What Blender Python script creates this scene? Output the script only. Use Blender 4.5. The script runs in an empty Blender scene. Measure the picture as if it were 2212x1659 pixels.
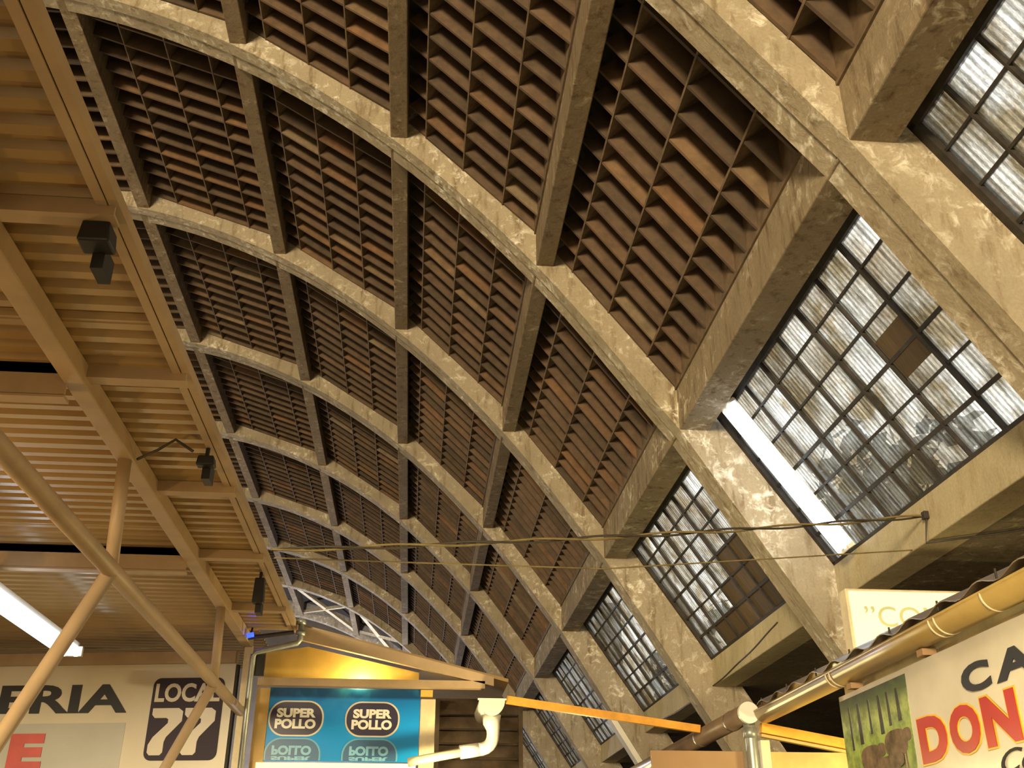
import bpy, bmesh, math, random
from mathutils import Vector, Matrix
random.seed(7)
S = bpy.context.scene
COL = S.collection

# ------------------------------------------------------------------ camera, world, lights, exposure
YAW, PITCH, FPX, W, H = 0.091, 0.46441, 2197.4, 2212, 1659
cy, sy, cp, sp = math.cos(YAW), math.sin(YAW), math.cos(PITCH), math.sin(PITCH)
FWD = Vector((sy*cp, cy*cp, sp)); RIGHT = Vector((cy, -sy, 0)); UP = RIGHT.cross(FWD)
cam = bpy.data.cameras.new('camera'); cam.sensor_width = 36; cam.lens = FPX/W*36
cam.clip_start = 0.05; cam.clip_end = 400
camo = bpy.data.objects.new('camera', cam); COL.objects.link(camo)
M = Matrix.Identity(4)
for i in range(3):
    M[i][0], M[i][1], M[i][2] = RIGHT[i], UP[i], -FWD[i]
M[0][3], M[1][3], M[2][3] = 0, 0, 1.6
camo.matrix_world = M
S.camera = camo

wd = bpy.data.worlds.new('sky'); S.world = wd; wd.use_nodes = True
bg = wd.node_tree.nodes['Background']
bg.inputs[0].default_value = (0.93, 0.965, 1.0, 1); bg.inputs[1].default_value = 2.6

def lamp(name, loc, power, col, radius=.3):
    l = bpy.data.lights.new(name, 'POINT'); l.energy = power; l.color = col; l.shadow_soft_size = radius
    o = bpy.data.objects.new(name, l); o.location = loc; COL.objects.link(o); return o
WARM = (1.0, .80, .47)
YELL = (1.0, .82, .36)
lamp('hall_lamp_light', (-11, -21, 6.0), 50000, WARM, 2.4)
lamp('hall_lamp_light', (-9.0, 14, 5.5), 600, WARM, .6)
lamp('hall_lamp_light', (-7.5, 27, 5.0), 700, (1, .80, .52), .5)
lamp('hall_lamp_light', (-4.5, 43, 4.8), 3200, (.80, .84, 1.0), .5)
lamp('aisle_lamp_light', (1.7, 3.4, 2.0), 55, YELL, .12)
lamp('aisle_lamp_light', (1.9, 13.0, 2.4), 130, YELL, .15)
lamp('stall_lamp_light', (3.5, 7.4, 2.3), 60, YELL, .1)
lamp('stall_lamp_light', (-3.6, 4.3, 2.3), 62, (1, .58, .20), .05)
lamp('stall_lamp_light', (.42, 8.95, 2.40), 62, (1, .80, .38), .06)
lamp('stall_lamp_light', (-.52, 9.63, 3.29), 22.0, (1, .80, .36), .03)

S.view_settings.view_transform = 'Standard'; S.view_settings.look = 'None'
S.view_settings.exposure = 0.0; S.view_settings.gamma = 1.0; S.view_settings.use_curve_mapping = False

# ------------------------------------------------------------------ materials
def new_mat(name):
    m = bpy.data.materials.new(name); m.use_nodes = True
    nt = m.node_tree; return m, nt, nt.nodes['Principled BSDF']
def ramp(nt, fac, stops):
    r = nt.nodes.new('ShaderNodeValToRGB'); e = r.color_ramp.elements
    while len(e) < len(stops): e.new(.5)
    for x, (p, c) in zip(e, stops): x.position = p; x.color = (*c, 1)
    nt.links.new(fac, r.inputs[0]); return r.outputs[0]
def pos(nt, scale=(1, 1, 1)):
    g = nt.nodes.new('ShaderNodeNewGeometry'); mp = nt.nodes.new('ShaderNodeMapping'); mp.inputs['Scale'].default_value = scale
    nt.links.new(g.outputs['Position'], mp.inputs[0]); return mp.outputs[0]
def noise(nt, vec, scale, detail=6, rough=.6, dist=0):
    n = nt.nodes.new('ShaderNodeTexNoise'); n.inputs['Scale'].default_value = scale; n.inputs['Detail'].default_value = detail
    n.inputs['Roughness'].default_value = rough; n.inputs['Distortion'].default_value = dist
    nt.links.new(vec, n.inputs['Vector']); return n.outputs['Fac']
def mixc(nt, fac, a, b, mode='MIX'):
    x = nt.nodes.new('ShaderNodeMix'); x.data_type = 'RGBA'; x.blend_type = mode
    for s, v in ((x.inputs['Factor'], fac), (x.inputs[6], a), (x.inputs[7], b)):
        if isinstance(v, (int, float)): s.default_value = v
        elif isinstance(v, tuple): s.default_value = (*v, 1)
        else: nt.links.new(v, s)
    return x.outputs[2]
def bump(nt, b, h, strength=.4, dist=.02):
    n = nt.nodes.new('ShaderNodeBump'); n.inputs['Strength'].default_value = strength; n.inputs['Distance'].default_value = dist
    nt.links.new(h, n.inputs['Height']); nt.links.new(n.outputs[0], b.inputs['Normal'])
def plain(name, c, rough=.6, metal=0, var=.12, scale=5, bmp=0):
    m, nt, b = new_mat(name)
    n = noise(nt, pos(nt), scale)
    d = tuple(x*(1-var*2) for x in c); l = tuple(min(1, x*(1+var)) for x in c)
    nt.links.new(ramp(nt, n, [(.3, d), (.7, l)]), b.inputs['Base Color'])
    b.inputs['Roughness'].default_value = rough; b.inputs['Metallic'].default_value = metal
    if bmp: bump(nt, b, n, bmp, .01)
    return m
def concrete(name, base, patch, stain, amount=.5):
    m, nt, b = new_mat(name); p = pos(nt)
    n1 = noise(nt, p, 1.3, 8, .62); n2 = noise(nt, p, 7, 8, .7, .6); n3 = noise(nt, pos(nt, (3, 3, .6)), 3, 6, .65)
    n4 = noise(nt, p, 40, 3, .6)
    c = mixc(nt, ramp(nt, n1, [(.35, (0, 0, 0)), (.7, (1, 1, 1))]), tuple(x*.78 for x in base), base)
    c = mixc(nt, ramp(nt, n3, [(.52, (0, 0, 0)), (.68, (1, 1, 1))]), c, stain)
    k = ramp(nt, n2, [(.56-.06*amount, (0, 0, 0)), (.70-.06*amount, (1, 1, 1))])
    k2 = mixc(nt, 1.0, k, ramp(nt, n1, [(.42, (0, 0, 0)), (.62, (1, 1, 1))]), 'MULTIPLY')
    c = mixc(nt, k2, c, patch)
    c = mixc(nt, .35, c, ramp(nt, n4, [(.3, (.55, .5, .45)), (.7, (1, 1, 1))]), 'MULTIPLY')
    nt.links.new(c, b.inputs['Base Color']); b.inputs['Roughness'].default_value = .92
    b.inputs['Specular IOR Level'].default_value = .2
    bump(nt, b, n2, .5, .03); return m
def objrand(name, stops, rough=.8, grain=(1, 1, 1), gs=12, bmp=.3):
    m, nt, b = new_mat(name)
    oi = nt.nodes.new('ShaderNodeObjectInfo'); g = nt.nodes.new('ShaderNodeNewGeometry')
    ad = nt.nodes.new('ShaderNodeMath'); ad.operation = 'ADD'
    nt.links.new(oi.outputs['Random'], ad.inputs[0]); nt.links.new(g.outputs['Random Per Island'], ad.inputs[1])
    fr = nt.nodes.new('ShaderNodeMath'); fr.operation = 'FRACT'; nt.links.new(ad.outputs[0], fr.inputs[0])
    c = ramp(nt, fr.outputs[0], stops); n = noise(nt, pos(nt, grain), gs, 6, .65)
    c = mixc(nt, 1.0, c, ramp(nt, n, [(.3, (.6, .58, .55)), (.75, (1.15, 1.1, 1.05))]), 'MULTIPLY')
    lime = noise(nt, pos(nt), 2.2, 8, .7)
    c = mixc(nt, ramp(nt, lime, [(.70, (0, 0, 0)), (.76, (.7, .7, .7))]), c, (.5, .44, .34))
    nt.links.new(c, b.inputs['Base Color']); b.inputs['Roughness'].default_value = rough
    bump(nt, b, n, bmp, .01); return m
def emit(name, c, s):
    m, nt, b = new_mat(name)
    b.inputs['Base Color'].default_value = (*[min(1, x) for x in c], 1)
    b.inputs['Emission Color'].default_value = (*c, 1); b.inputs['Emission Strength'].default_value = s; return m

CONC = concrete('weathered_concrete', (.45, .385, .29), (.92, .88, .78), (.24, .185, .12), .7)
CONCL = concrete('limewashed_concrete', (.46, .395, .29), (.95, .92, .84), (.24, .185, .115), .9)
CONCS = concrete('smooth_painted_concrete', (.62, .54, .36), (.70, .64, .48), (.44, .36, .22), .3)
CONCP = concrete('soot_shade_concrete', (.30, .23, .15), (.58, .50, .38), (.16, .11, .065), .55)  # brown of soot plus underside shade, over the whole purlin
CONCE = concrete('streaked_brown_concrete', (.37, .30, .205), (.86, .80, .68), (.17, .12, .075), .7)
CONCD = concrete('dark_concrete', (.20, .165, .12), (.46, .40, .30), (.11, .085, .06), .3)  # darker than the rib concrete all over
SLAT = objrand('clay_slat', [(0, (.085, .060, .041)), (.35, (.115, .078, .052)), (.8, (.145, .094, .06)), (.95, (.20, .112, .058)), (1, (.21, .165, .11))], .85, (1, 6, 1), 6)
BATTEN = plain('clay_batten', (.17, .115, .07), .85, 0, .2, 8, .3)
SHELL = plain('dark_roof_shell', (.035, .027, .02), .95, 0, .2, 2)
IRON = plain('rusty_dark_iron', (.035, .028, .024), .7, 0, .3, 9, .2)
BOARD = objrand('brown_board', [(0, (.085, .058, .032)), (.5, (.12, .082, .043)), (1, (.15, .105, .058))], .8, (1, 8, 1), 4)
DARKW = plain('dark_wood', (.07, .045, .028), .8, 0, .3, 6, .2)
CREAM = plain('cream_steel_paint', (.46, .33, .20), .5, 0, .1, 3)
CREAM2 = plain('pale_cream_paint', (.72, .62, .42), .55, 0, .12, 5)
OCHRE = plain('ochre_panel', (.55, .36, .12), .6, 0, .12, 4)
ORANGE = plain('orange_paint', (.80, .38, .045), .5, 0, .12, 7, .1)
YELLOW = plain('yellow_panel', (.72, .47, .10), .6, 0, .1, 3)
BROWNP = plain('brown_panel', (.34, .21, .11), .7, 0, .08, 2)
PVC = plain('white_pvc', (.82, .79, .72), .35, 0, .04, 3)
GUTTER = plain('tan_gutter', (.40, .28, .10), .32, 0, .15, 2)
SHADEBROWN = plain('shade_brown', (.16, .11, .075), .35, 0, .15, 2)  # unlit shade put into the colour of gutter pipe and roof sheet
GALV = plain('galvanised_pipe', (.36, .38, .36), .4, .6, .12, 8)
BLACK = plain('black_plastic', (.012, .011, .011), .5, 0, .1, 6)
CABLE = plain('cable_rubber', (.05, .04, .03), .6, 0, .2, 9)
CABLEY = plain('dusty_cable', (.20, .15, .06), .6, 0, .2, 9)
FLOORM = plain('concrete_floor', (.16, .14, .12), .8, 0, .15, 2)
WALLM = plain('dark_plaster', (.10, .08, .06), .9, 0, .15, 1)
WHITEB = plain('white_sign_board', (.70, .64, .50), .3, 0, .04, 2)
VINYL = plain('white_vinyl', (.74, .70, .62), .22, 0, .05, 3)
TUBE = emit('lit_tube', (.80, .90, 1.0), 5.5)
BLUEL = emit('lit_blue', (.02, .05, 1.0), 4)
LIGHTBOX = emit('lit_sign_face', (1.0, .86, .52), .75)
INKB = plain('black_ink', (.022, .022, .03), .55, 0, .1, 4)
INKN = plain('navy_ink', (.03, .025, .075), .3, 0, .1, 4)
INKPL = plain('dark_plum_ink', (.030, .018, .034), .65, 0, .1, 4)
INKR = plain('red_ink', (.52, .012, .010), .3, 0, .1, 4)
INKP = plain('faded_red_ink', (.60, .10, .09), .4, 0, .1, 4)
INKY = plain('yellow_ink', (.85, .55, .04), .3, 0, .05, 4)
INKW = plain('white_ink', (.85, .85, .80), .3, 0, .03, 4)
INKG = plain('pale_green_ink', (.66, .66, .36), .5, 0, .05, 4)
INKT = plain('pale_teal_ink', (.20, .50, .72), .3, 0, .05, 4)
INKPN = plain('pale_navy_ink', (.03, .12, .28), .3, 0, .05, 4)
INKPR = plain('pale_rim_ink', (.12, .40, .62), .3, 0, .05, 4)
GREYP = plain('grey_patch', (.50, .50, .45), .35, 0, .04, 2)
BARK = plain('bark', (.10, .07, .05), .9, 0, .2, 5)
LEAF = objrand('leaf', [(0, (.03, .06, .018)), (.5, (.06, .10, .03)), (1, (.10, .14, .05))], .7)

def sheet_mat():
    m, nt, b = new_mat('cream_roof_sheet')
    n = noise(nt, pos(nt), 1.5, 5, .55)
    nt.links.new(ramp(nt, n, [(.3, (.33, .215, .085)), (.7, (.43, .285, .12))]), b.inputs['Base Color'])
    b.inputs['Roughness'].default_value = .26; b.inputs['Specular IOR Level'].default_value = .6; return m
SHEET = sheet_mat()
def glass_mat():
    m, nt, b = new_mat('ribbed_translucent_glass')
    for x in list(nt.nodes):
        if x.type != 'OUTPUT_MATERIAL': nt.nodes.remove(x)
    out = nt.nodes['Material Output']
    oi = nt.nodes.new('ShaderNodeObjectInfo')
    wv = nt.nodes.new('ShaderNodeTexWave'); wv.wave_type = 'BANDS'; wv.bands_direction = 'Y'; wv.inputs['Scale'].default_value = 5.4
    wv.inputs['Distortion'].default_value = .5; wv.inputs['Detail'].default_value = 2; nt.links.new(pos(nt), wv.inputs['Vector'])
    streak = noise(nt, pos(nt, (1.2, 7, 1.2)), 1.4, 6, .65)
    dirt = noise(nt, pos(nt), 2.2, 6, .6); grit = noise(nt, pos(nt, (14, 50, 14)), 2.5, 2, .5)
    c = ramp(nt, streak, [(.34, (.26, .25, .22)), (.50, (.66, .66, .63)), (.64, (1, 1, 1))])
    d = ramp(nt, dirt, [(.40, (.40, .32, .20)), (.58, (.96, .94, .90))])
    c = mixc(nt, 1.0, c, d, 'MULTIPLY')
    c = mixc(nt, .8, c, ramp(nt, wv.outputs['Fac'], [(.15, (.42, .41, .39)), (.75, (1.1, 1.1, 1.1))]), 'MULTIPLY')
    r = ramp(nt, oi.outputs['Random'], [(0, (.42, .36, .27)), (.4, (.72, .69, .63)), (.75, (.9, .89, .87)), (1, (1.15, 1.15, 1.15))])
    c = mixc(nt, 1.0, c, r, 'MULTIPLY')
    c = mixc(nt, .5, c, ramp(nt, grit, [(.35, (.4, .38, .34)), (.68, (1.3, 1.3, 1.3))]), 'MULTIPLY')
    tl = nt.nodes.new('ShaderNodeBsdfTranslucent'); nt.links.new(c, tl.inputs[0])
    tr = nt.nodes.new('ShaderNodeBsdfTransparent'); nt.links.new(c, tr.inputs[0])
    gl = nt.nodes.new('ShaderNodeBsdfGlossy'); gl.inputs['Roughness'].default_value = .2
    m1 = nt.nodes.new('ShaderNodeMixShader'); m1.inputs[0].default_value = .6
    nt.links.new(tl.outputs[0], m1.inputs[1]); nt.links.new(tr.outputs[0], m1.inputs[2])
    m2 = nt.nodes.new('ShaderNodeMixShader'); m2.inputs[0].default_value = .05
    nt.links.new(m1.outputs[0], m2.inputs[1]); nt.links.new(gl.outputs[0], m2.inputs[2])
    nt.links.new(m2.outputs[0], out.inputs[0]); return m
GLASS = glass_mat()
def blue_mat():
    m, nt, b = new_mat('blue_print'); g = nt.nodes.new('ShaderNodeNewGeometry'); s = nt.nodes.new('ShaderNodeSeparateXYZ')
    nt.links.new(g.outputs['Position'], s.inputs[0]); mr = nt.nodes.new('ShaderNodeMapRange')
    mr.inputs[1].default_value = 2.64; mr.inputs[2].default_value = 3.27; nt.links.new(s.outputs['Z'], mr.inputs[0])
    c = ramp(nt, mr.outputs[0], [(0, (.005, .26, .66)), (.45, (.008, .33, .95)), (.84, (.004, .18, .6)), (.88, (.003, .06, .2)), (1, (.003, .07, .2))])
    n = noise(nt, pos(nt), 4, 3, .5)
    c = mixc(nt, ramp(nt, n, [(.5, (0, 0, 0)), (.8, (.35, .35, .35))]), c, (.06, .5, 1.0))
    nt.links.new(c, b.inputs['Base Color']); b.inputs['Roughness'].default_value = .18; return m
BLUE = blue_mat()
def meadow_mat():
    m, nt, b = new_mat('photo_print_meadow'); g = nt.nodes.new('ShaderNodeNewGeometry'); s = nt.nodes.new('ShaderNodeSeparateXYZ')
    nt.links.new(g.outputs['Position'], s.inputs[0]); mr = nt.nodes.new('ShaderNodeMapRange')
    mr.inputs[1].default_value = 2.0; mr.inputs[2].default_value = 2.72; nt.links.new(s.outputs['Z'], mr.inputs[0])
    c = ramp(nt, mr.outputs[0], [(0, (.30, .42, .10)), (.5, (.36, .52, .12)), (.76, (.50, .62, .22)), (.9, (.10, .14, .07)), (1, (.05, .06, .05))])
    n = noise(nt, pos(nt), 9, 6, .65)
    c = mixc(nt, ramp(nt, n, [(.4, (0, 0, 0)), (.65, (.8, .8, .8))]), c, (.10, .15, .05))
    nt.links.new(c, b.inputs['Base Color']); b.inputs['Roughness'].default_value = .22; return m
MEADOW = meadow_mat()
PHOTOB = plain('printed_cattle_brown', (.19, .13, .085), .25, 0, .35, 14)
PHOTOT = plain('printed_tree_dark', (.05, .055, .035), .25, 0, .3, 14)

# ------------------------------------------------------------------ mesh helpers
ORG = {}
class MB:
    def __init__(s): s.v = []; s.f = []
    def poly(s, pts, faces):
        n = len(s.v); s.v += [Vector(p) for p in pts]; s.f += [tuple(i+n for i in f) for f in faces]; return s
    def hexa(s, p):          # 8 points: bottom ring 0-3, top ring 4-7
        return s.poly(p, [(3, 2, 1, 0), (4, 5, 6, 7), (0, 1, 5, 4), (1, 2, 6, 5), (2, 3, 7, 6), (3, 0, 4, 7)])
    def box(s, x0, x1, y0, y1, z0, z1):
        return s.hexa([(x0, y0, z0), (x1, y0, z0), (x1, y1, z0), (x0, y1, z0), (x0, y0, z1), (x1, y0, z1), (x1, y1, z1), (x0, y1, z1)])
    def bar(s, a, b, u, w, h, lift=0):     # box from a to b; width w across, height h along u
        a, b, u = Vector(a), Vector(b), Vector(u); d = (b-a).normalized(); c = d.cross(u).normalized()*w/2; u = c.cross(d).normalized()
        o = [(-c+u*lift), (c+u*lift), (c+u*(lift+h)), (-c+u*(lift+h))]
        return s.hexa([a+x for x in o]+[b+x for x in o])
    def prism(s, pts, d):    # planar polygon pts swept by d
        n = len(pts); d = Vector(d); P = [Vector(p) for p in pts]
        return s.poly(P+[p+d for p in P], [tuple(range(n-1, -1, -1)), tuple(range(n, 2*n))]+[(i, (i+1) % n, n+(i+1) % n, n+i) for i in range(n)])
    def tube(s, path, r, seg=10, cap=True):
        P = [Vector(p) for p in path]; n0 = len(s.v); k = len(P); rr = r if isinstance(r, (list, tuple)) else [r]*k
        u = None
        for i, p in enumerate(P):
            d = (P[min(i+1, k-1)]-P[max(i-1, 0)]).normalized()
            if u is None: u = d.orthogonal().normalized()
            u = (u-d*u.dot(d)).normalized(); c = d.cross(u)
            for j in range(seg):
                a = 2*math.pi*j/seg; s.v.append(p+(u*math.cos(a)+c*math.sin(a))*rr[i])
        for i in range(k-1):
            for j in range(seg):
                a = n0+i*seg+j; b = n0+i*seg+(j+1) % seg; s.f.append((a, b, b+seg, a+seg))
        if cap:
            s.f.append(tuple(range(n0+seg-1, n0-1, -1))); s.f.append(tuple(range(n0+(k-1)*seg, n0+k*seg)))
        return s
    def mesh(s, name, mat, org=Vector((0, 0, 0)), smooth=False):
        me = bpy.data.meshes.new(name); me.from_pydata([tuple(v-org) for v in s.v], [], s.f); me.materials.append(mat)
        bm = bmesh.new(); bm.from_mesh(me); bmesh.ops.recalc_face_normals(bm, faces=bm.faces); bm.to_mesh(me); bm.free()
        if smooth: me.shade_smooth() if hasattr(me, 'shade_smooth') else None
        return me
    def build(s, name, mat, parent=None, smooth=False, bevel=0, org=None):
        o0 = ORG[parent.name] if parent else Vector(org or (0, 0, 0))
        me = s.mesh(name, mat, o0, smooth); o = bpy.data.objects.new(name, me); COL.objects.link(o)
        if parent: o.parent = parent
        else: o.location = o0
        ORG[o.name] = o0
        if bevel:
            b = o.modifiers.new('bevel', 'BEVEL'); b.width = bevel; b.segments = 2; b.limit_method = 'ANGLE'
        return o
def tag(o, label=None, cat=None, group=None, kind=None):
    if label: o['label'] = label
    if cat: o['category'] = cat
    if group: o['group'] = group
    if kind: o['kind'] = kind
    return o
def empty(name, loc, label, cat, group=None, kind=None):
    o = bpy.data.objects.new(name, None); o.location = loc; o.empty_display_size = .2; COL.objects.link(o); ORG[o.name] = Vector(loc)
    return tag(o, label, cat, group, kind)
def linked(name, me, parent, loc):
    o = bpy.data.objects.new(name, me); COL.objects.link(o); o.parent = parent; o.location = loc; ORG[o.name] = ORG[parent.name]; return o
def text(name, body, mat, parent, o, ax, up, box, depth=.004, bold=.02, flip=False, shear=0):
    """lettering fitted into box=(u0,u1,v0,v1) of the plane at o with axes ax, up"""
    cu = bpy.data.curves.new(name, 'FONT'); cu.body = body; cu.offset = bold; cu.extrude = .02; cu.resolution_u = 4; cu.space_line = .82; cu.shear = shear
    t = bpy.data.objects.new(name, cu); COL.objects.link(t)
    dg = bpy.context.evaluated_depsgraph_get(); me = bpy.data.meshes.new_from_object(t.evaluated_get(dg))
    bpy.data.objects.remove(t)
    xs = [v.co.x for v in me.vertices]; ys = [v.co.y for v in me.vertices]
    a0, a1, b0, b1 = min(xs), max(xs), min(ys), max(ys)
    o, ax, up = Vector(o), Vector(ax), Vector(up); nn = ax.cross(up); g = ORG[parent.name]
    for v in me.vertices:
        u = box[0]+(v.co.x-a0)/(a1-a0)*(box[1]-box[0]); q = (v.co.y-b0)/(b1-b0)
        if flip: q = 1-q
        v.co = o+ax*u+up*(box[2]+q*(box[3]-box[2]))+nn*(depth if v.co.z > 0 else 0)-g
    me.materials.clear(); me.materials.append(mat)
    ob = bpy.data.objects.new(name, me); COL.objects.link(ob); ob.parent = parent; ORG[ob.name] = g; return ob

# ------------------------------------------------------------------ vault layout (metres; camera at origin, y runs down the hall)
YK = [5.376+5*k for k in range(-2, 9)]          # near faces of the ribs, k = -2 .. 8
def yr(k): return 5.376+5*k
RW = .45
P = [None, (2.865, 6.326), (1.244, 8.447), (-.623, 10.297), (-2.832, 11.722), (-5.319, 12.557), (-7.941, 12.557)]
def mir(p): return (-13.26-p[0], p[1])
BASE = (6.787, 0.0)
nodes = P[1:]+[mir(P[i]) for i in (4, 3, 2, 1)]
def catmull(n, sub=8):
    out = []
    for i in range(len(n)-1):
        p0 = n[i-1] if i else (2*n[0][0]-n[1][0]+.09, 2*n[0][1]-n[1][1]-.05); p1, p2 = n[i], n[i+1]
        p3 = n[i+2] if i+2 < len(n) else (2*p2[0]-p1[0]-.09, 2*p2[1]-p1[1]-.05)
        for k in range(sub):
            t = k/sub
            out.append(tuple(.5*((2*b)+(-a+c)*t+(2*a-5*b+4*c-d)*t*t+(-a+3*b-3*c+d)*t**3) for a, b, c, d in zip(p0, p1, p2, p3)))
    return out+[n[-1]]
CURVE = [BASE, (5.0, 2.885)]+catmull(nodes)+[mir((5.0, 2.885)), mir(BASE)]
def offs(line, d):
    out = []
    for i, p in enumerate(line):
        a, b = line[max(i-1, 0)], line[min(i+1, len(line)-1)]; tx, tz = b[0]-a[0], b[1]-a[1]; L = math.hypot(tx, tz)
        out.append((p[0]+tz/L*d, p[1]-tx/L*d))
    return out
# curve runs right -> left over the crown: the outward normal is (tz,-tx)
ordn = ['first', 'second', 'third', 'fourth', 'fifth', 'sixth', 'seventh', 'eighth', 'ninth', 'tenth', 'eleventh']
where = {-2: 'behind the camera', -1: 'overhead at the camera', 0: 'crossing the top right corner, nearest in view', 1: 'second in view, sweeping from top left to the big bright window',
         2: 'third in view', 3: 'fourth in view', 4: 'fifth in view', 5: 'sixth in view', 6: 'seventh in view', 7: 'eighth in view, before the braced bay', 8: 'last one, against the end wall'}
for k in range(-2, 9):
    y = yr(k); mb = MB(); prof = [(0, .70), (0, 0), (.20, 0), (.215, .022), (RW, .022), (RW, .70)]
    lines = {d: offs(CURVE, d) for d in (.70, 0, .022)}
    n = len(prof)
    for i in range(len(CURVE)):
        for (dy, d) in prof:
            q = lines[d][i]; mb.v.append(Vector((q[0], y+dy, q[1])))
    for i in range(len(CURVE)-1):
        for j in range(n):
            a = i*n+j; b = i*n+(j+1) % n; mb.f.append((a, b, b+n, a+n))
    mb.f += [tuple(range(n)), tuple(range((len(CURVE)-1)*n, len(CURVE)*n))]
    tag(mb.build('arch_beam', CONCL if k < 2 else CONC, org=(0, y, 0)), 'weathered concrete arch rib, '+where[k], 'arch rib', 'concrete arch ribs of the vault', 'structure')
# shell above the slats
outer, inner = offs(CURVE[2:-2], .74), offs(CURVE[2:-2], .62)
mb = MB(); n = len(inner)
for yy in (-24.2, 46.2):
    mb.v += [Vector((q[0], yy, q[1])) for q in inner]+[Vector((q[0], yy, q[1])) for q in outer]
for i in range(n-1):
    mb.f += [(i, i+1, i+1+2*n, i+2*n), (n+i, n+i+1, n+i+1+2*n, n+i+2*n)]
mb.f += [(0, n, 3*n, 2*n), (n-1, 2*n-1, 4*n-1, 3*n-1)]
tag(mb.build('roof', SHELL), 'dark curved roof shell above the brown slats', 'roof', None, 'structure')
# longitudinal beams
pl = [(1, .345, 1.05, 'eave_beam', 'heavy concrete eave beam along the top of the windows'), (2, .215, .80, 'roof_beam', 'first concrete purlin above the eave beam'),
      (3, .22, .72, 'roof_beam', 'second concrete purlin above the eave beam'), (4, .22, .66, 'roof_beam', 'third concrete purlin above the eave beam'),
      (5, .22, .62, 'roof_beam', 'fourth concrete purlin, next to the cream canopy edge'), (6, .22, .60, 'roof_beam', 'crown purlin hidden above the cream canopy')]
for j, w, h, nm, lb in pl:
    x, z = P[j]
    tag(MB().box(x, x+w, -8, 45.9, z, z+h).build(nm, CONCE if j == 1 else CONCP, org=(x, -8, z), bevel=.012), lb, 'beam', None, 'structure')

# coffers of slats between ribs and beams
def seg2(j):
    a, b = Vector(P[j+1]), Vector(P[j]); t = (b-a); L = t.length; t = t/L; nrm = Vector((-t[1], t[0]))
    if nrm[1] < 0: nrm = -nrm
    return a, t, nrm, L
OFF = {1: .305, 2: .33, 3: .335, 4: .335, 5: .335}
cuts = {1: (.0, .12, .38, .65, .855), 2: (.0, .12, .38, .65, .88), 3: (.0, .13, .40, .66, .922), 4: (.0, .235, .505, .765, .96), 5: (.0, .25, .5, .75, 1.0), 6: (.0, .25, .5, .75, 1.0)}
OFF[6] = .335; P.append(mir(P[4]))
NS = 13
def slat_mesh(mb, j, c, y, th=.032):
    a, t, nrm, L = seg2(j); A = a+t*L*cuts[j][c]; B = a+t*L*cuts[j][c+1]
    p = []
    for yy in (y-th/2, y+th/2):
        for q in (A+nrm*OFF[j], B+nrm*OFF[j], B+nrm*.63, A+nrm*.63): p.append((q[0], yy, q[1]))
    return mb.hexa(p)
for b in range(-1, 7):
    y0, y1 = yr(b)+RW, yr(b+1)
    for j in range(1, 7):
        if b == -1 and j > 2: continue
        c0 = seg2(j)[0]
        e = empty('ceiling', (c0[0], y0, c0[1]), f'brown slatted ceiling coffer, {ordn[j-1]} up from the eave beam, {ordn[b+1]} bay of the vault', 'ceiling', 'slatted ceiling coffers', 'structure')
        a, t, nrm, L = seg2(j)
        for c in (1, 2, 3):
            q = a+t*L*cuts[j][c]
            p = []
            for yy in (y0-.02, y1+.02):
                for u, d in ((-.010, OFF[j]-.005), (.010, OFF[j]-.005), (.010, .63), (-.010, .63)):
                    w = q+t*u+nrm*d; p.append((w[0], yy, w[1]))
            MB().hexa(p).build('batten', BATTEN, e)
        if j < 5:      # board along the left face of the lower beam, closing the row of cells
            zb = P[j][1]+OFF[j]/nrm[1]-.004
            MB().box(P[j][0]-.022, P[j][0]+.004, y0-.02, y1+.02, zb, zb+.30/nrm[1]).build('edge_board', BATTEN, e)
        ys = [y0+(y1-y0)*(i+1)/NS for i in range(NS-1)]+[y1-.025]
        if b <= 1 and j < 6:
            for c in range(4):
                me = slat_mesh(MB(), j, c, y0).mesh('slat', SLAT, ORG[e.name])
                for yy in ys: linked('slat', me, e, (0, yy-y0+random.uniform(-.008, .008), random.uniform(-.006, .010)))
        else:
            mb = MB()
            for c in range(4):
                for yy in ys: slat_mesh(mb, j, c, yy+random.uniform(-.008, .008))
            tag(mb.build('slats', SLAT, e), kind='stuff')

# braced last bay
a4, a5 = Vector((P[4][0], P[4][1]+.15)), Vector((P[5][0]+.2, P[5][1]+.12)); a3 = Vector((P[3][0], P[3][1]+.15))
ya, yb = yr(7)+RW, yr(8)
for lo, hi, wd_ in ((a5, a4+Vector((.1, 0)), 'outer'), (a4+Vector((.2, 0)), a3, 'inner')):
    e = empty('roof_brace', (lo[0], ya, lo[1]), f'pale crossed bracing in the last bay, {wd_} pair seen over the far stalls', 'bracing', 'crossed roof braces')
    MB().bar((lo[0], ya, lo[1]), (hi[0], yb, hi[1]), (0, 0, 1), .16, .12).build('brace', CREAM2, e)
    MB().bar((hi[0], ya, hi[1]), (lo[0], yb, lo[1]), (0, 0, 1), .16, .12).build('brace', CREAM2, e)

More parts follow.
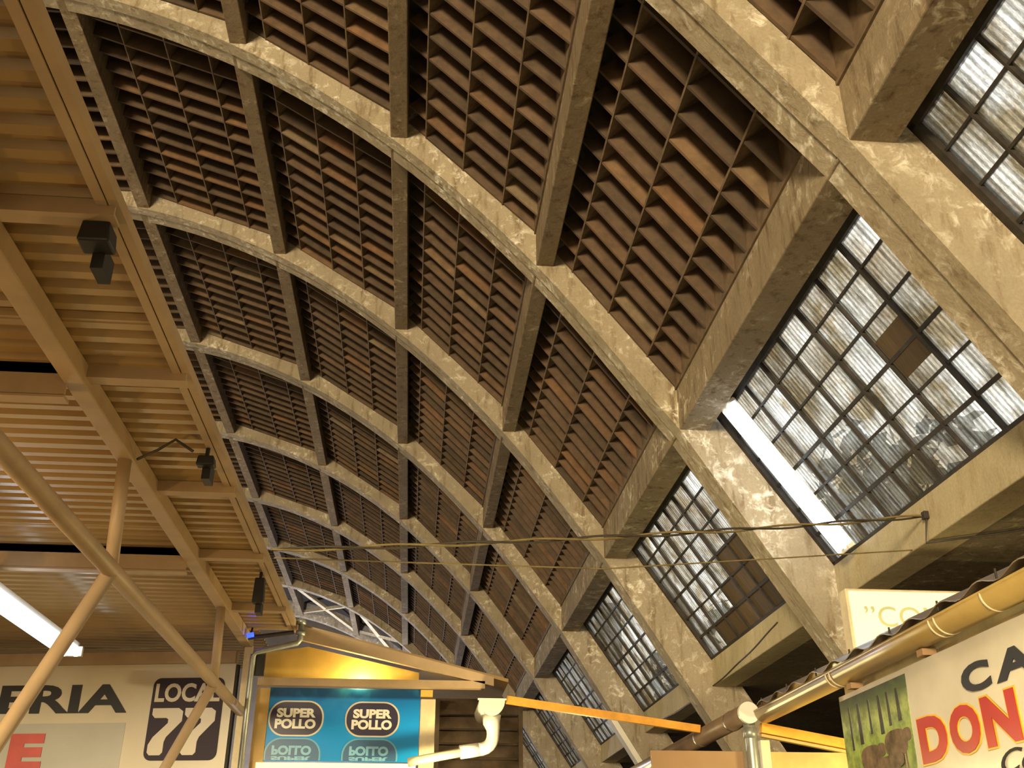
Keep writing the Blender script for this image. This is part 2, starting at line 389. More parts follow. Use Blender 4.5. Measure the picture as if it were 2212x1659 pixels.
# shell of the room
tag(MB().box(-18, 9.2, -24.6, 46.8, -.2, 0).build('floor', FLOORM), 'dark concrete market floor', 'floor', None, 'structure')
tag(MB().box(-18, 9.2, 45.9, 46.6, 0, 13.6).build('wall_front', WALLM), 'dark end wall of the hall', 'wall', None, 'structure')
tag(MB().box(-18, 9.2, -24.6, -24.0, 0, 13.6).build('wall_back', WALLM), 'dark wall behind the camera', 'wall', None, 'structure')
tag(MB().prism([(-18, -24, 0), (-17.6, -24, 0), (-16.4, -24, 7.3), (-16.9, -24, 7.6)], (0, 70, 0)).build('wall_left', WALLM), 'dark far left wall below the vault', 'wall', None, 'structure')
tag(MB().box(8.6, 9.0, -24, 46, 0, 4.6).build('wall_right', WALLM), 'dark outer wall of the low side aisle', 'wall', None, 'structure')
tag(MB().box(4.45, 4.80, -24, 45.9, 4.39, 4.80).build('lintel_beam', CONCS, bevel=.012), 'pale yellowish concrete lintel under the row of windows', 'lintel', None, 'structure')
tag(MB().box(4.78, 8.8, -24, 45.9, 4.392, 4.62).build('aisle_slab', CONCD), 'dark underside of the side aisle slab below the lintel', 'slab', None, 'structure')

tag(MB().prism([(2.8, -24, 7.3), (3.3, -24, 7.3), (4.8, -24, 4.7), (4.5, -24, 4.7)], (0, 24.5, 0)).build('wall_right', WALLM), 'unseen added panel keeping sky light out, beside and behind the camera', 'wall', None, 'structure')  # unseen panel added to block sky light where windows would continue

# ------------------------------------------------------------------ windows
W0 = Vector((3.336, 6.479)); TW = Vector((.5553, -.8317)); NW = Vector((.8317, .5553)); SL = 2.02
VY = [.0, .44, .885, 1.416, 1.95, 2.48, 3.01, 3.55, 4.09, 4.55]      # measured from the far rib
HS = [.0, .31, .65, 1.01, 1.345, 1.675, 2.02]
VW = [.06, .026, .022, .042, .024, .045, .024, .042, .026, .05]; HW = [.06, .020, .022, .032, .022, .036, .06]
def wp(s, y, d): q = W0+TW*s+NW*d; return Vector((q[0], y, q[1]))
def pane_mesh(c, r):
    mb = MB(); y0, y1 = -VY[c+1]+.004, -VY[c]-.004; s0, s1 = HS[r]+.004, HS[r+1]-.004; n = max(6, round((y1-y0)/.04))
    for i in range(n+1):
        d = .032+(.006 if i % 2 else 0); y = y0+(y1-y0)*i/n
        mb.v += [wp(s0, y, d), wp(s1, y, d)]
    mb.f = [(2*i, 2*i+1, 2*i+3, 2*i+2) for i in range(n)]
    return mb.mesh('pane', GLASS, Vector((W0[0], 0, W0[1])))
PM = {(c, r): pane_mesh(c, r) for c in range(9) for r in range(6)}
def boarded(b, c, r):
    if b == 1: return (r >= 5 and c >= 2) or (r == 4 and c >= 4) or (r == 3 and c >= 5)
    return False
wl = {-1: 'at the upper right corner', 0: 'with the glaring lamp tube, largest in view', 1: 'partly boarded brown, second down the hall', 2: 'third down the hall, trees behind', 3: 'fourth down the hall', 4: 'fifth down the hall',
      5: 'sixth down the hall', 6: 'seventh down the hall', 7: 'last, at the end wall'}
for b in range(-1, 8):
    y0, y1 = yr(b)+RW-.02, yr(b+1)
    e = empty('window_%d' % (b+2), (W0[0], y1, W0[1]), 'sloping ribbed-glass window in a dark iron grid, '+wl[b], 'window', 'sloping windows of the vault', 'structure')
    f = MB()
    for s, w in ((-.08, .24), (SL, .04)): f.bar(wp(s, y0, -.02), wp(s, y1, -.02), (NW[0], 0, NW[1]), w, .09)  # wide black top bar also stands in for the shaded recess below the eave
    for y in (y0+.035, y1-.035): f.bar(wp(0, y, -.02), wp(SL, y, -.02), (NW[0], 0, NW[1]), .07, .09)
    f.build('frame', IRON, e)
    for i in range(1, 9): MB().bar(wp(0, y1-VY[i], 0), wp(SL, y1-VY[i], 0), (NW[0], 0, NW[1]), VW[i], .06).build('mullion', IRON, e)
    for i in range(1, 6): MB().bar(wp(HS[i], y0, .005), wp(HS[i], y1, .005), (NW[0], 0, NW[1]), HW[i], .05).build('glazing_bar', IRON, e)
    g = MB()
    for c in range(9):
        for r in range(6):
            if boarded(b, c, r):
                yy0, yy1 = y1-VY[c+1], y1-VY[c]
                p = [wp(HS[r], yy0, .03), wp(HS[r+1], yy0, .03), wp(HS[r+1], yy1, .03), wp(HS[r], yy1, .03)]
                MB().prism(p, (NW[0]*.02, 0, NW[1]*.02)).build('board', BOARD, e)
            elif b <= 2: linked('pane', PM[c, r], e, (0, 0, 0))
            else:
                o = Vector((W0[0], 0, W0[1]+0)); me = PM[c, r]
                n0 = len(g.v); g.v += [v.co+o+Vector((0, y1, 0)) for v in me.vertices]; g.f += [tuple(i+n0 for i in q.vertices) for q in me.polygons]
    if g.v: tag(g.build('panes', GLASS, e), kind='stuff')
    if b == 0:
        for s0, s1, ya_, yb_ in ((.80, 1.0, 6.86, 7.32), (1.02, 1.20, 6.86, 7.32)):
            p = [wp(s0, ya_, .012), wp(s1, ya_, .012), wp(s1, yb_, .012), wp(s0, yb_, .012)]
            MB().prism(p, (NW[0]*.015, 0, NW[1]*.015)).build('board', BOARD, e)

# ------------------------------------------------------------------ lamp tubes
def tube_lamp(name, a, b, u, label, w=.17):
    a, b = Vector(a), Vector(b); e = empty(name, a, label, 'lamp')
    d = (b-a).normalized(); u = Vector(u).normalized(); c = d.cross(u).normalized()
    MB().bar(a, b, u, w*.6, .05).build('housing', PVC, e)
    for s in (-1, 1):
        MB().tube([a+d*.04-u*.03+c*s*w*.27, b-d*.04-u*.03+c*s*w*.27], w*.22, 12).build('tube', TUBE, e, True)
    for q in (a, b-d*.04): MB().bar(q, q+d*.04, u, w, .08, -.065).build('end_cap', PVC, e)
    return e
tube_lamp('fluorescent_lamp', wp(.04, 9.74, -.12), wp(2.0, 9.70, -.12), (NW[0], 0, NW[1]), 'glaring white lamp tube slanting down across the big window', .26)
tube_lamp('fluorescent_lamp', (-2.93, 6.6, 3.46), (-2.93, 9.05, 3.46), (0, 0, 1), 'glaring white lamp tube under the left canopy', .19)

# ------------------------------------------------------------------ left canopy (steel)
e = empty('steel_canopy', (-1.6, 10, 0), 'cream painted steel canopy with corrugated roof over the left stall', 'canopy')
for i, (ya, yb) in enumerate(((-.6, 2.05), (2.0, 3.95), (3.9, 5.35), (5.3, 6.75), (6.7, 8.15), (8.1, 9.67), (9.62, 11.6))):
    mb = MB(); y = ya; prof = []; z = 3.800+.004*(i % 2)
    while y < yb:
        prof += [(y, z+.026), (y+.03, z+.026), (y+.05, z), (y+.10, z)]; y += .125
    for x in (-8, -1.13 if i < 6 else -1.5): mb.v += [Vector((x, q[0], q[1])) for q in prof]
    n = len(prof); mb.f = [(k, k+1, n+k+1, n+k) for k in range(n-1)]
    o = mb.build('roof_sheet', SHEET, e); sm = o.modifiers.new('thick', 'SOLIDIFY'); sm.thickness = .004; sm.offset = 1
MB().box(-1.128, -1.116, -1, 9.66, 3.775, 3.828).build('fascia', CREAM, e)
MB().box(-1.152, -1.128, -1, 9.66, 3.775, 3.785).build('fascia_flange', CREAM, e)
MB().box(-1.195, -1.158, -1, 9.6, 3.772, 3.80).build('edge_channel', CREAM, e)
for y in (.5, 1.75, 3.05, 4.35, 5.84, 7.19, 8.69):
    MB().box(-8 if y in (4.35, 7.19, 1.75) else -1.62, -1.13, y, y+.012, 3.747, 3.80).box(-1.62, -1.13, y, y+.078, 3.735, 3.747).build('rafter', CREAM, e)
for y in (1.75, 4.35, 7.19):
    MB().box(-8, -1.66, y, y+.012, 3.64, 3.80).box(-8, -1.66, y, y+.078, 3.628, 3.642).build('cross_beam', CREAM, e)
MB().box(-1.674, -1.58, .2, 10.05, 3.70, 3.80).build('main_beam', CREAM, e, bevel=.006)
MB().tube([(-1.625, .4, 3.13), (-1.625, 10.12, 3.115)], .046, 16).build('pipe_chord', CREAM, e, True)
for y in (2.2, 5.33, 8.52):
    MB().tube([(-1.625, y-.05, 3.72), (-1.625, y+.05, 3.13)], .036, 12).build('strut', CREAM, e, True)
    MB().tube([(-1.625, y+.05, 3.11), (-3.02, y+.05, 0)], .04, 12).build('brace', CREAM, e, True)
MB().box(-1.645, -1.575, 9.98, 10.06, 0, 3.72).build('post', CREAM2, e)
MB().tube([(-1.56, 9.58, 3.70), (-1.15, 9.58, 3.76)], .02, 8).build('tie_rod', IRON, e)

# sign wall under the canopy (turned a little)
ang = math.radians(9); ax = Vector((math.cos(ang), -math.sin(ang), 0)); O = Vector((-1.71, 10.0, 0))
def sw(u, z, d=0): return O+ax*u+Vector((0, 0, z))+Vector((-math.sin(ang), -math.cos(ang), 0))*d
nrm = Vector((-math.sin(ang), -math.cos(ang), 0))
e = empty('sign_board', O, 'large pale shop sign board with black lettering under the left canopy', 'sign')
MB().prism([sw(-6, 0), sw(0, 0), sw(0, 3.55), sw(-6, 3.55)], -nrm*.06).build('panel', WHITEB, e)
MB().prism([sw(-6, 3.55, .04), sw(.0, 3.55, .04), sw(.0, 3.66, .04), sw(-6, 3.66, .04)], -nrm*.1).build('top_rail', CREAM, e)
MB().prism([sw(-1.85, 1.8, .004), sw(-.98, 1.8, .004), sw(-.98, 3.02, .004), sw(-6, 3.02, .004), sw(-6, 1.8, .004)], -nrm*.004).build('grey_patch', GREYP, e)
MB().prism([sw(.003, 0), sw(.027, 0), sw(.027, 3.54), sw(.003, 3.54)], -nrm*.05).build('slot_shade_strip', IRON, e)  # black strip added as the shade in the slot beside the post
text('lettering', 'ERIA', INKB, e, sw(0, 0, .006), ax, (0, 0, 1), (-2.24, -.99, 3.11, 3.37), bold=.03)
text('lettering', 'E', INKP, e, sw(0, 0, .008), ax, (0, 0, 1), (-2.05, -1.72, 2.60, 2.93), bold=.06)
def rrect(u0, u1, z0, z1, r, n=6):
    pts = []
    for cx, cz, a0 in ((u1-r, z1-r, 0), (u0+r, z1-r, 90), (u0+r, z0+r, 180), (u1-r, z0+r, 270)):
        for i in range(n+1):
            a = math.radians(a0+90*i/n); pts.append((cx+r*math.cos(a), cz+r*math.sin(a)))
    return pts
pt = MB().prism([sw(u, z, .012) for u, z in rrect(-.765, -.085, 2.685, 3.42, .07)], -nrm*.008).build('number_plate', INKPL, e)
text('lettering', 'LOCAL', WHITEB, pt, sw(0, 0, .0135), ax, (0, 0, 1), (-.735, -.115, 3.20, 3.37), bold=.03)
seven = [(.0, 1), (.85, 1), (1, .93), (1, .72), (.55, .38), (.5, .28), (.5, .06), (.42, 0), (.08, 0), (0, .06), (0, .22), (.12, .38), (.55, .68), (.55, .76), (.48, .79), (.1, .79), (0, .86)]
for u0 in (-.735, -.425):
    MB().prism([sw(u0+.29*a, 2.73+.415*b_, .015) for a, b_ in seven], -nrm*.004).build('numeral', WHITEB, pt)
tag(MB().tube([(-8, 10.9, 3.545), (-3.9, 9.5, 3.55), (-2.6, 9.35, 3.535), (-1.7, 9.3, 3.56)], .006, 6).build('power_cable', CABLEY), 'thin cable strung just above the pale shop sign board', 'cable')

# dark fixtures hung from the canopy edge
def fixture(px, pz, y, w, d, h, label, arm=True):
    e = empty('floodlight', (px, y, pz), label, 'lamp', 'dark floodlights under the canopy edge')
    MB().prism([(px-w/2, y-d/2, pz), (px+w/2, y-d/2, pz), (px+w*.42, y-d/2, pz+h), (px-w*.42, y-d/2, pz+h)], (0, d, 0)).build('body', BLACK, e, bevel=.008)
    MB().box(px-.022, px+.022, y+d/2-.01, y+d/2+.10, pz-.06, pz+.03).build('bracket', BLACK, e)
    MB().tube([(px, y, pz+h-.01), (px, y, 3.79)], .012, 8).build('stem', BLACK, e)
    return e
fixture(-1.20, 3.655, 3.14, .115, .10, .085, 'black floodlight under the canopy edge, nearest one')
fixture(-1.185, 3.665, 5.25, .10, .07, .055, 'black floodlight under the canopy edge, middle one with loose wires')
fixture(-1.215, 3.55, 7.72, .085, .08, .19, 'tall black floodlight under the canopy edge, furthest one')
tag(MB().tube([(-1.25, 5.2, 3.73), (-1.34, 5.15, 3.775), (-1.44, 5.2, 3.73), (-1.565, 5.3, 3.715)], .008, 6).build('loose_wire', CABLE), 'loose dark wire from the middle floodlight to the beam', 'wire')
e = empty('indicator_lamp', (-1.52, 9.55, 3.70), 'small glowing blue lamp in the corner of the canopy', 'lamp')
MB().tube([(-1.56, 9.5, 3.70), (-1.50, 9.5, 3.715)], .022, 10).build('bulb', BLUEL, e, True)
MB().tube([(-1.53, 9.52, 3.72), (-1.53, 9.58, 3.79)], .010, 6).build('stem', BLACK, e)

# ------------------------------------------------------------------ stall with the blue banner (y 9.65)
Y = 9.65
e = empty('market_stall', (-.6, 9.7, 0), 'yellow lit stall with sloping cream roof edge behind the blue banner', 'stall')
MB().prism([(-1.07, 9.5, 3.675), (-1.07, 9.5, 3.80), (.70, 9.5, 3.372), (.70, 9.5, 3.292)], (0, .06, 0)).build('roof_fascia', CREAM, e)
MB().prism([(-1.07, 9.57, 3.80), (-1.07, 9.57, 3.83), (.84, 9.57, 3.37), (.84, 9.57, 3.34)], (0, 2.6, 0)).build('roof_sheet', SHEET, e)
MB().prism([(-1.40, 9.72, 3.33), (-1.40, 9.72, 3.60), (-1.02, 9.72, 3.66), (.018, 9.72, 3.44), (.018, 9.72, 3.30)], (0, .03, 0)).build('gable_panel', YELLOW, e)
MB().box(-1.42, .62, 9.50, 9.58, 3.268, 3.335).build('cross_beam', CREAM, e)
MB().box(-1.43, -1.315, 9.60, 9.66, 0, 3.26).build('side_strip', OCHRE, e)
MB().box(.042, .178, 9.60, 9.70, 0, 3.185).build('post', CREAM2, e, bevel=.006)
MB().box(.04, .15, 9.585, 9.66, 3.205, 3.262).build('post_block', YELLOW, e)
MB().box(-1.37, .02, 9.58, 9.70, 2.50, 2.625).build('light_box', LIGHTBOX, e)
MB().box(-1.30, .04, 9.63, 9.70, 0, 2.5).build('counter_front', OCHRE, e)
e = empty('banner', (-.64, 9.61, 2.64), 'glossy blue banner printed with two dark oval badges', 'banner')
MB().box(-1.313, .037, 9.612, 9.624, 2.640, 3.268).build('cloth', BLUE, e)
def onb(u, z, d): return Vector((u, 9.612-d, z))
for u0 in (-1.305, -.628):
    u1, z0, z1 = u0+.487, 2.848, 3.155
    MB().prism([onb(u, z, .004) for u, z in rrect(u0, u1, z0, z1, .14, 8)], (0, .004, 0)).build('badge_rim', WHITEB, e)
    pt = MB().prism([onb(u, z, .006) for u, z in rrect(u0+.014, u1-.014, z0+.013, z1-.013, .13, 8)], (0, .003, 0)).build('badge', INKN, e)
    text('lettering', 'SUPER', INKW, pt, onb(0, 0, .0075), (1, 0, 0), (0, 0, 1), (u0+.07, u0+.415, 3.008, 3.088), .002, bold=.05)
    text('lettering', 'POLLO', INKW, pt, onb(0, 0, .0075), (1, 0, 0), (0, 0, 1), (u0+.06, u0+.42, 2.912, 2.996), .002, bold=.05)
    # mirrored pale print below, cut by the banner's edge
    pts = [(u, max(z, 2.648)) for u, z in rrect(u0-.012, u1-.004, 2.52, 2.836, .14, 8)]
    MB().prism([onb(u, z, .004) for u, z in pts], (0, .004, 0)).build('mirrored_rim', INKPR, e)
    pts = [(u, max(z, 2.646)) for u, z in rrect(u0+.004, u1-.018, 2.53, 2.824, .13, 8)]
    pt = MB().prism([onb(u, z, .006) for u, z in pts], (0, .003, 0)).build('mirrored_badge', INKPN, e)
    text('mirrored_lettering', 'POLLO', INKT, pt, onb(0, 0, .0075), (1, 0, 0), (0, 0, 1), (u0+.055, u0+.40, 2.690, 2.770), .002, bold=.05, flip=True)
    text('mirrored_lettering', 'SUPER', INKT, pt, onb(0, 0, .0075), (1, 0, 0), (0, 0, 1), (u0+.055, u0+.40, 2.647, 2.680), .002, bold=.05, flip=True)
e = empty('water_pipe', (-1.46, 9.5, 0), 'grey galvanised pipe with elbows beside the blue banner', 'pipe')
MB().tube([(-1.475, 9.44, 0), (-1.475, 9.44, 3.50), (-1.45, 9.44, 3.545), (-1.09, 9.43, 3.63), (-1.072, 9.43, 3.66), (-1.072, 9.43, 3.82)], .026, 10).build('pipe', GALV, e, True)
for z in (3.80, 3.70): MB().tube([(-1.072, 9.43, z), (-1.072, 9.43, z+.04)], .042, 12).build('collar', GALV, e, True)
MB().box(-1.50, -1.37, 9.46, 9.495, 3.345, 3.53).build('pipe_clamp', BLACK, e)

# gutter with half-round end and bent outlet pipe
def half_round(mb, x, z, r, y0, y1, th=.006, seg=14, full=False):
    a0 = math.pi if not full else 0
    ring = [(x+r*math.cos(a0+math.pi*i/seg), z+r*math.sin(a0+math.pi*i/seg)) for i in range(seg+1)]
    ring += [(x+(r-th)*math.cos(a0+math.pi*i/seg), z+(r-th)*math.sin(a0+math.pi*i/seg)) for i in range(seg, -1, -1)]
    return mb.prism([(p[0], y0, p[1]) for p in ring], (0, y1-y0, 0))
e = empty('rain_gutter', (.672, 9.3, 3.0), 'white half-round gutter end with a bent outlet pipe beside the banner', 'gutter')
n = 16; cap = [(.672+.116*math.cos(math.pi+math.pi*i/n), 9.30, 3.143+.142*math.sin(math.pi+math.pi*i/n)) for i in range(n+1)]
MB().prism(cap, (0, .012, 0)).build('end_cap', PVC, e)
MB().box(.545, .80, 9.297, 9.312, 3.135, 3.15).build('rim', PVC, e)
half_round(MB(), .672, 3.14, .112, 9.31, 10.1).build('channel', PVC, e, True)
def bend(a, b, c, n=6):
    a, b, c = Vector(a), Vector(b), Vector(c); return [a*(1-t)**2+b*2*t*(1-t)+c*t*t for t in [i/n for i in range(n+1)]]
MB().tube([(.675, 9.40, 3.02), (.675, 9.40, 2.95), (.69, 9.40, 2.90)]+bend((.69, 9.40, 2.86), (.69, 9.40, 2.735), (.55, 9.38, 2.725)), [.085, .075, .06]+[.056]*7, 14).build('elbow', PVC, e, True)
MB().tube([(.56, 9.38, 2.726), (.40, 9.36, 2.70)], .058, 14).build('socket', PVC, e, True)
MB().tube([(.41, 9.36, 2.70), (.02, 9.34, 2.625), (-.05, 9.34, 2.61)], .038, 12).build('outlet_pipe', CREAM2, e, True)
tag(MB().bar((.80, 9.37, 3.118), (2.545, 9.37, 2.888), (0, 0, 1), .05, .066).build('painted_beam', ORANGE), 'long orange painted beam sloping down between the two gutters', 'beam', None, 'thing')
e = empty('slatted_shutter', (.45, 10.2, 0), 'dark wooden slatted shutter right of the bright post', 'shutter')
for i in range(9):
    z = 2.10+i*.13
    MB().hexa([(.22, 10.15, z), (1.0, 10.15, z), (1.0, 10.17, z), (.22, 10.17, z), (.22, 10.21, z+.11), (1.0, 10.21, z+.11), (1.0, 10.23, z+.11), (.22, 10.23, z+.11)]).build('slat', DARKW, e)
MB().box(.19, 1.03, 10.25, 10.28, 0, 3.3).build('back_board', DARKW, e)
MB().box(.19, .23, 10.14, 10.24, 0, 3.28).build('stile', DARKW, e); MB().box(.99, 1.03, 10.14, 10.24, 0, 3.28).build('stile', DARKW, e)

# ------------------------------------------------------------------ right stall: gutters, banner, panels
e = empty('rain_gutter', (2.74, 3, 2.9), 'tan half-round gutter running along the right stall roof', 'gutter')
pt = half_round(MB(), 2.735, 2.880, .085, 2.6, 8.10, .006, 16).build('channel', GUTTER, e, True)
MB().tube([(2.655, 2.6, 2.882), (2.655, 8.10, 2.882)], .010, 8).build('lip', GUTTER, e, True)
MB().tube([(2.815, 2.6, 2.89), (2.815, 8.10, 2.89)], .010, 8).build('lip', GUTTER, e, True)
for y in (4.05, 4.12, 4.55, 5.03, 5.09, 6.50, 6.56): half_round(MB(), 2.735, 2.880, .0885, y, y+.018, .004, 16).build('joint_ring', CREAM2, pt, True)
e = empty('rain_gutter', (2.634, 8.2, 2.885), 'round gutter pipe coloured shade-dark, with a pale end disc further along', 'gutter')
MB().tube([(2.634, 8.2, 2.885), (2.634, 15.2, 2.885)], .078, 20).build('pipe', SHADEBROWN, e, True)
MB().tube([(2.634, 8.175, 2.885), (2.634, 8.215, 2.885)], .083, 28).build('end_disc', PVC, e)
for y in (8.6, 9.6, 11.2): MB().tube([(2.634, y, 2.885), (2.634, y+.05, 2.885)], .083, 20).build('joint_ring', SHADEBROWN, e, True)
MB().tube([(2.652, 8.27, 2.84), (2.66, 8.27, 2.70), (2.66, 8.27, 0)], .048, 14).build('downpipe', GALV, e, True)
MB().tube([(2.656, 8.27, 2.70), (2.657, 8.27, 2.78)], .055, 14).build('pipe_collar', GALV, e, True)

e = empty('market_stall', (3.0, 6, 0), 'beige timber stall on the right, under the tan gutter', 'stall')
MB().box(2.83, 2.87, 2.4, 6.72, 2.70, 2.93).build('fascia_board', CREAM2, e)
MB().box(2.80, 2.86, 2.4, 6.66, 0, 2.70).build('side_panel', OCHRE, e)
for y in (4.25, 5.35, 6.35): MB().box(2.72, 2.80, y, y+.07, 2.755, 2.79).build('gutter_bracket', BROWNP, e)
mb = MB(); ys = [2.6+.0475*i for i in range(121)]
for x, z in ((2.70, 2.945), (4.35, 3.66)):
    mb.v += [Vector((x, y, z+.02*math.sin(2*math.pi*y/.38))) for y in ys]
mb.f = [(i, i+1, 122+i, 121+i) for i in range(120)]
o = mb.build('roof_sheet', SHADEBROWN, e); sm = o.modifiers.new('thick', 'SOLIDIFY'); sm.thickness = .006  # the sheet's backlit darkness is put into its colour
for i in range(9): MB().tube([(2.72, 3.3+.6*i, 2.93), (2.72, 3.3+.6*i, 2.985)], .006, 6).build('roof_screw', IRON, e)
MB().box(2.725, 2.797, 8.24, 8.32, 0, 2.685).build('corner_post', CREAM2, e)
MB().box(2.80, 3.9, 8.26, 8.32, 0, 2.60).build('end_panel', OCHRE, e)
MB().bar((2.735, 8.25, 2.742), (4.2, 8.25, 2.49), (0, 0, 1), .06, .075).build('end_beam', ORANGE, e)
MB().bar((2.735, 8.26, 2.712), (4.2, 8.26, 2.46), (0, 0, 1), .05, .022).build('end_batten', OCHRE, e)
tag(MB().box(1.86, 2.60, 8.32, 8.36, 0, 2.61).build('stall_partition', BROWNP, bevel=.004), 'plain brown partition board below the shade-dark gutter', 'partition', None, 'thing')

e = empty('banner', (2.76, 5, 1.6), 'white banner with red lettering and a meadow photo on the right stall', 'banner')
XB = 2.752
def ob(y, z, d=0): return Vector((XB-d, y, z))
# gently rippled cloth
mb = MB(); ny, nz = 40, 6
for i in range(ny+1):
    for k in range(nz+1):
        y = 6.64-3.44*i/ny; z = 1.55+1.195*k/nz
        mb.v.append(Vector((XB+.002*math.sin(y*9)*(k/nz), y, z)))
mb.f = [(i*(nz+1)+k, i*(nz+1)+k+1, (i+1)*(nz+1)+k+1, (i+1)*(nz+1)+k) for i in range(ny) for k in range(nz)]
o = mb.build('cloth', VINYL, e, True); sm = o.modifiers.new('thick', 'SOLIDIFY'); sm.thickness = .004; sm.offset = 0
MB().prism([ob(6.64, 1.6, .004), ob(5.70, 1.6, .004), ob(5.69, 2.2, .004), ob(5.66, 2.715, .004), ob(6.64, 2.715, .004)], (.002, 0, 0)).build('meadow_print', MEADOW, e)
rng = random.Random(3)
for y, w, z0 in ((6.5, .03, 2.40), (6.36, .05, 2.42), (6.2, .03, 2.46), (6.05, .05, 2.44), (5.93, .035, 2.47), (5.80, .045, 2.48)):
    MB().prism([ob(y+w/2, z0, .007), ob(y-w/2, z0, .007), ob(y-w*.3, 2.66, .007), ob(y+w*.3, 2.66, .007)], (.003, 0, 0)).build('printed_trunk', PHOTOT, e)
def blob(yc, zc, ry, rz, d, n=18):
    return [ob(yc+ry*math.copysign(abs(math.cos(2*math.pi*i/n))**.75, math.cos(2*math.pi*i/n)), zc+rz*math.copysign(abs(math.sin(2*math.pi*i/n))**.8, math.sin(2*math.pi*i/n)), d) for i in range(n)]
for k, (yc, zc, ry, rz) in enumerate(((5.90, 2.37, .15, .075), (6.25, 2.33, .15, .070), (6.04, 2.25, .17, .065))):
    d = .007+.004*k
    pt = MB().prism(blob(yc, zc, ry, rz, d), (.003, 0, 0)).build('printed_cow', PHOTOB, e)
    MB().prism(blob(yc-ry*1.02, zc+.03, .05, .036, d+.0005), (.003, 0, 0)).build('printed_head', PHOTOB, pt)
    for dy in (-.11, -.075, .07, .11):
        MB().prism([ob(yc+dy+.012, zc-.04, d+.0005), ob(yc+dy-.012, zc-.04, d+.0005), ob(yc+dy-.008, zc-rz-.085, d+.0005), ob(yc+dy+.008, zc-rz-.085, d+.0005)], (.003, 0, 0)).build('printed_leg', PHOTOB, pt)
T = ob(0, 0, .008)
AX = (0, -1, 0)
text('lettering', 'C', INKB, e, T, AX, (0, 0, 1), (-5.045, -4.765, 2.488, 2.625), bold=.04)
text('lettering', 'A', INKB, e, T, AX, (0, 0, 1), (-4.72, -4.36, 2.490, 2.625), bold=.04)
for ch, u0, u1 in (('D', -5.60, -5.29), ('O', -5.25, -4.95), ('N', -4.91, -4.60)):
    pt = text('letter_outline', ch, INKY, e, ob(0, 0, .005), AX, (0, 0, 1), (u0-.012, u1+.012, 2.213, 2.462), bold=.075)
    text('lettering', ch, INKR, pt, T, AX, (0, 0, 1), (u0, u1, 2.222, 2.453), bold=.05)
text('lettering', 'Cora', INKB, e, T, AX, (0, 0, 1), (-4.83, -4.30, 2.10, 2.20), bold=0, shear=.4)

e = empty('light_box_sign', (4.3, 8.65, 3.4), 'glowing cream box sign with faint green letters below the lintel', 'sign')
MB().box(3.757, 5.2, 8.60, 8.76, 3.40, 4.03).build('case', CREAM2, e, bevel=.01)
MB().box(3.785, 5.18, 8.59, 8.602, 3.42, 4.005).build('face', LIGHTBOX, e)
text('lettering', '\u201dCOM', INKG, e, (0, 8.588, 0), (1, 0, 0), (0, 0, 1), (3.90, 4.62, 3.69, 3.87), bold=0)
MB().box(4.4, 4.46, 8.62, 8.70, 0, 3.41).build('post', CREAM2, e)

# pale duct on the fourth pilaster
d = Vector((.527, -.85)); q0 = Vector(P[1])+d*1.9; q1 = Vector(P[1])+d*4.4
tag(MB().bar((q0[0], yr(3)+.18, q0[1]), (q1[0], yr(3)+.18, q1[1]), (-.85, 0, -.527), .30, .10).build('cable_duct', PVC), 'pale boxed duct running down the fourth concrete pilaster', 'duct')

# ------------------------------------------------------------------ cables across the aisle
def strand(name, pts, r, mat, label):
    return tag(MB().tube(pts, r, 6).build(name, mat), label, 'cable')
def twist(a, b, sag, amp, ph, n=60, turns=5):
    a, b = Vector(a), Vector(b); out = []
    for i in range(n+1):
        t = i/n; p = a.lerp(b, t); p.z += -sag*4*t*(1-t)+amp*math.sin(2*math.pi*turns*t+ph); p.y += amp*math.cos(2*math.pi*turns*t+ph); out.append(p)
    return out
e = empty('twisted_cable', (-1.1, 7.3, 3.83), 'pair of twisted cables spanning from the canopy edge to the lintel', 'cable')
for ph in (0, math.pi):
    MB().tube(twist((-1.10, 7.3, 3.84), (4.40, 8.25, 4.60), .04, .014, ph)+[Vector((4.43, 8.2, 4.58))], .009, 6).build('strand', CABLEY if ph else CABLE, e, True)
MB().tube([(4.43, 8.2, 4.585), (4.432, 8.3, 4.372), (4.9, 8.0, 4.368), (5.4, 7.6, 4.37), (6.2, 7.4, 4.37)], .012, 6).build('tail', CABLE, e, True)
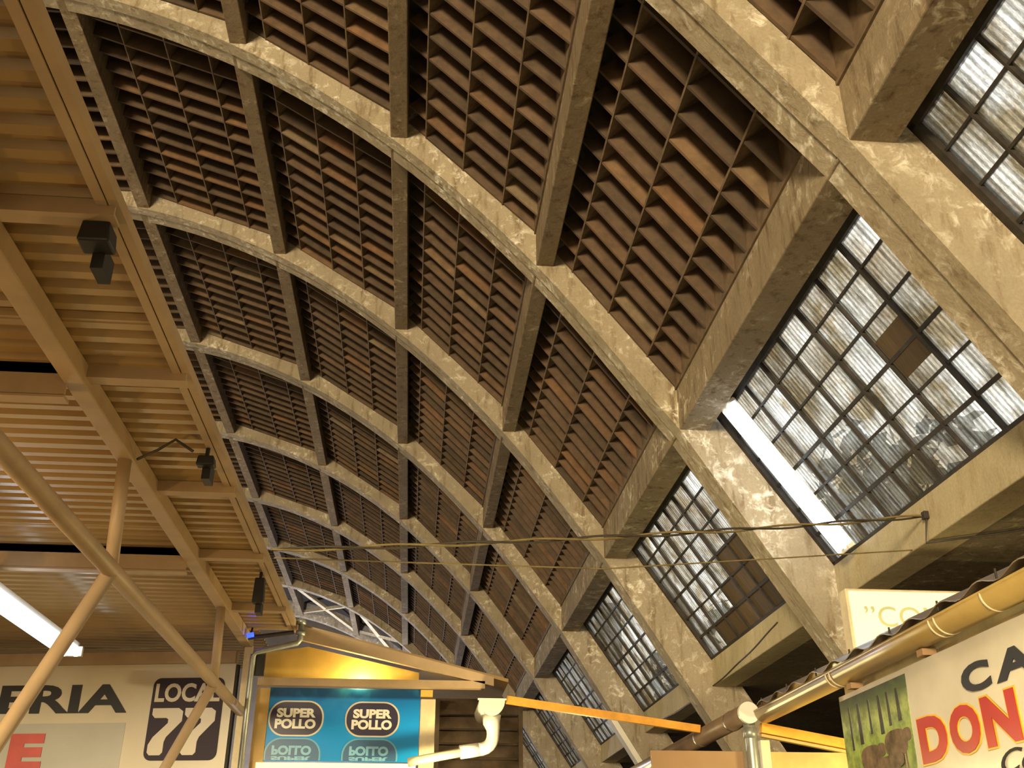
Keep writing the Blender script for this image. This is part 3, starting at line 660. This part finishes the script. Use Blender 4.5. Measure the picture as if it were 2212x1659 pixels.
MB().box(4.40, 4.448, 8.18, 8.24, 4.56, 4.63).build('insulator', IRON, e, bevel=.006)
strand('thin_cable', [(-1.10, 7.5, 3.84), (1.5, 8.1, 4.0), (4.45, 8.6, 4.40)], .006, CABLEY, 'single thin cable strung just below the twisted pair')
strand('wall_cable', twist((4.44, 12.3, 4.62), (4.44, 19.5, 4.45), .16, .006, 0), .010, CABLE, 'dark cable sagging along the lintel further down the hall')

# ------------------------------------------------------------------ trees outside the windows
def tree(x, y, h, r, label, seed):
    g = random.Random(seed); e = empty('tree', (x, y, -.2), label, 'tree', 'trees outside the windows')
    MB().tube([(x, y, -.2), (x+.1, y, h*.4), (x, y+.1, h*.75)], [.22, .16, .08], 8).build('trunk', BARK, e, True)
    mb = MB()
    cl = [(Vector((g.gauss(0, r*.45), g.gauss(0, r*.45), h*.66+g.uniform(-.26, .3)*h)), r*g.uniform(.3, .55)) for _ in range(14)]
    for c, cr in cl:
        for _ in range(90):
            u = Vector((g.gauss(0, 1), g.gauss(0, 1), g.gauss(0, 1))).normalized()*cr*g.uniform(.6, 1)
            p = Vector((x, y, 0))+c+u; a = Vector((g.gauss(0, 1), g.gauss(0, 1), g.gauss(0, 1))).normalized()*.28; b = a.cross(u).normalized()*.2
            n0 = len(mb.v); mb.v += [p-a, p+b, p+a, p-b]; mb.f.append((n0, n0+1, n0+2, n0+3))
    tag(mb.build('foliage', LEAF, e), kind='stuff')
tag(MB().box(9.2, 90, -20, 140, -.4, -.2).build('ground', FLOORM), 'ground outside the hall', 'ground', None, 'structure')
for i, (x, y, h, r, lb) in enumerate(((12, 21, 11.5, 3.0, 'bushy tree outside the big bright window'), (11.5, 30, 11.5, 3.0, 'tall tree outside the partly boarded window'), (15, 39, 11.5, 3.2, 'rounded tree behind the third window'),
        (16, 48, 12, 3.2, 'tree behind the fourth window'), (17, 60, 12.5, 3.6, 'broad tree behind the fifth window'), (14, 70, 12, 3.6, 'far tree behind the sixth and seventh windows'))):
    tree(x, y, h, r, lb, i)
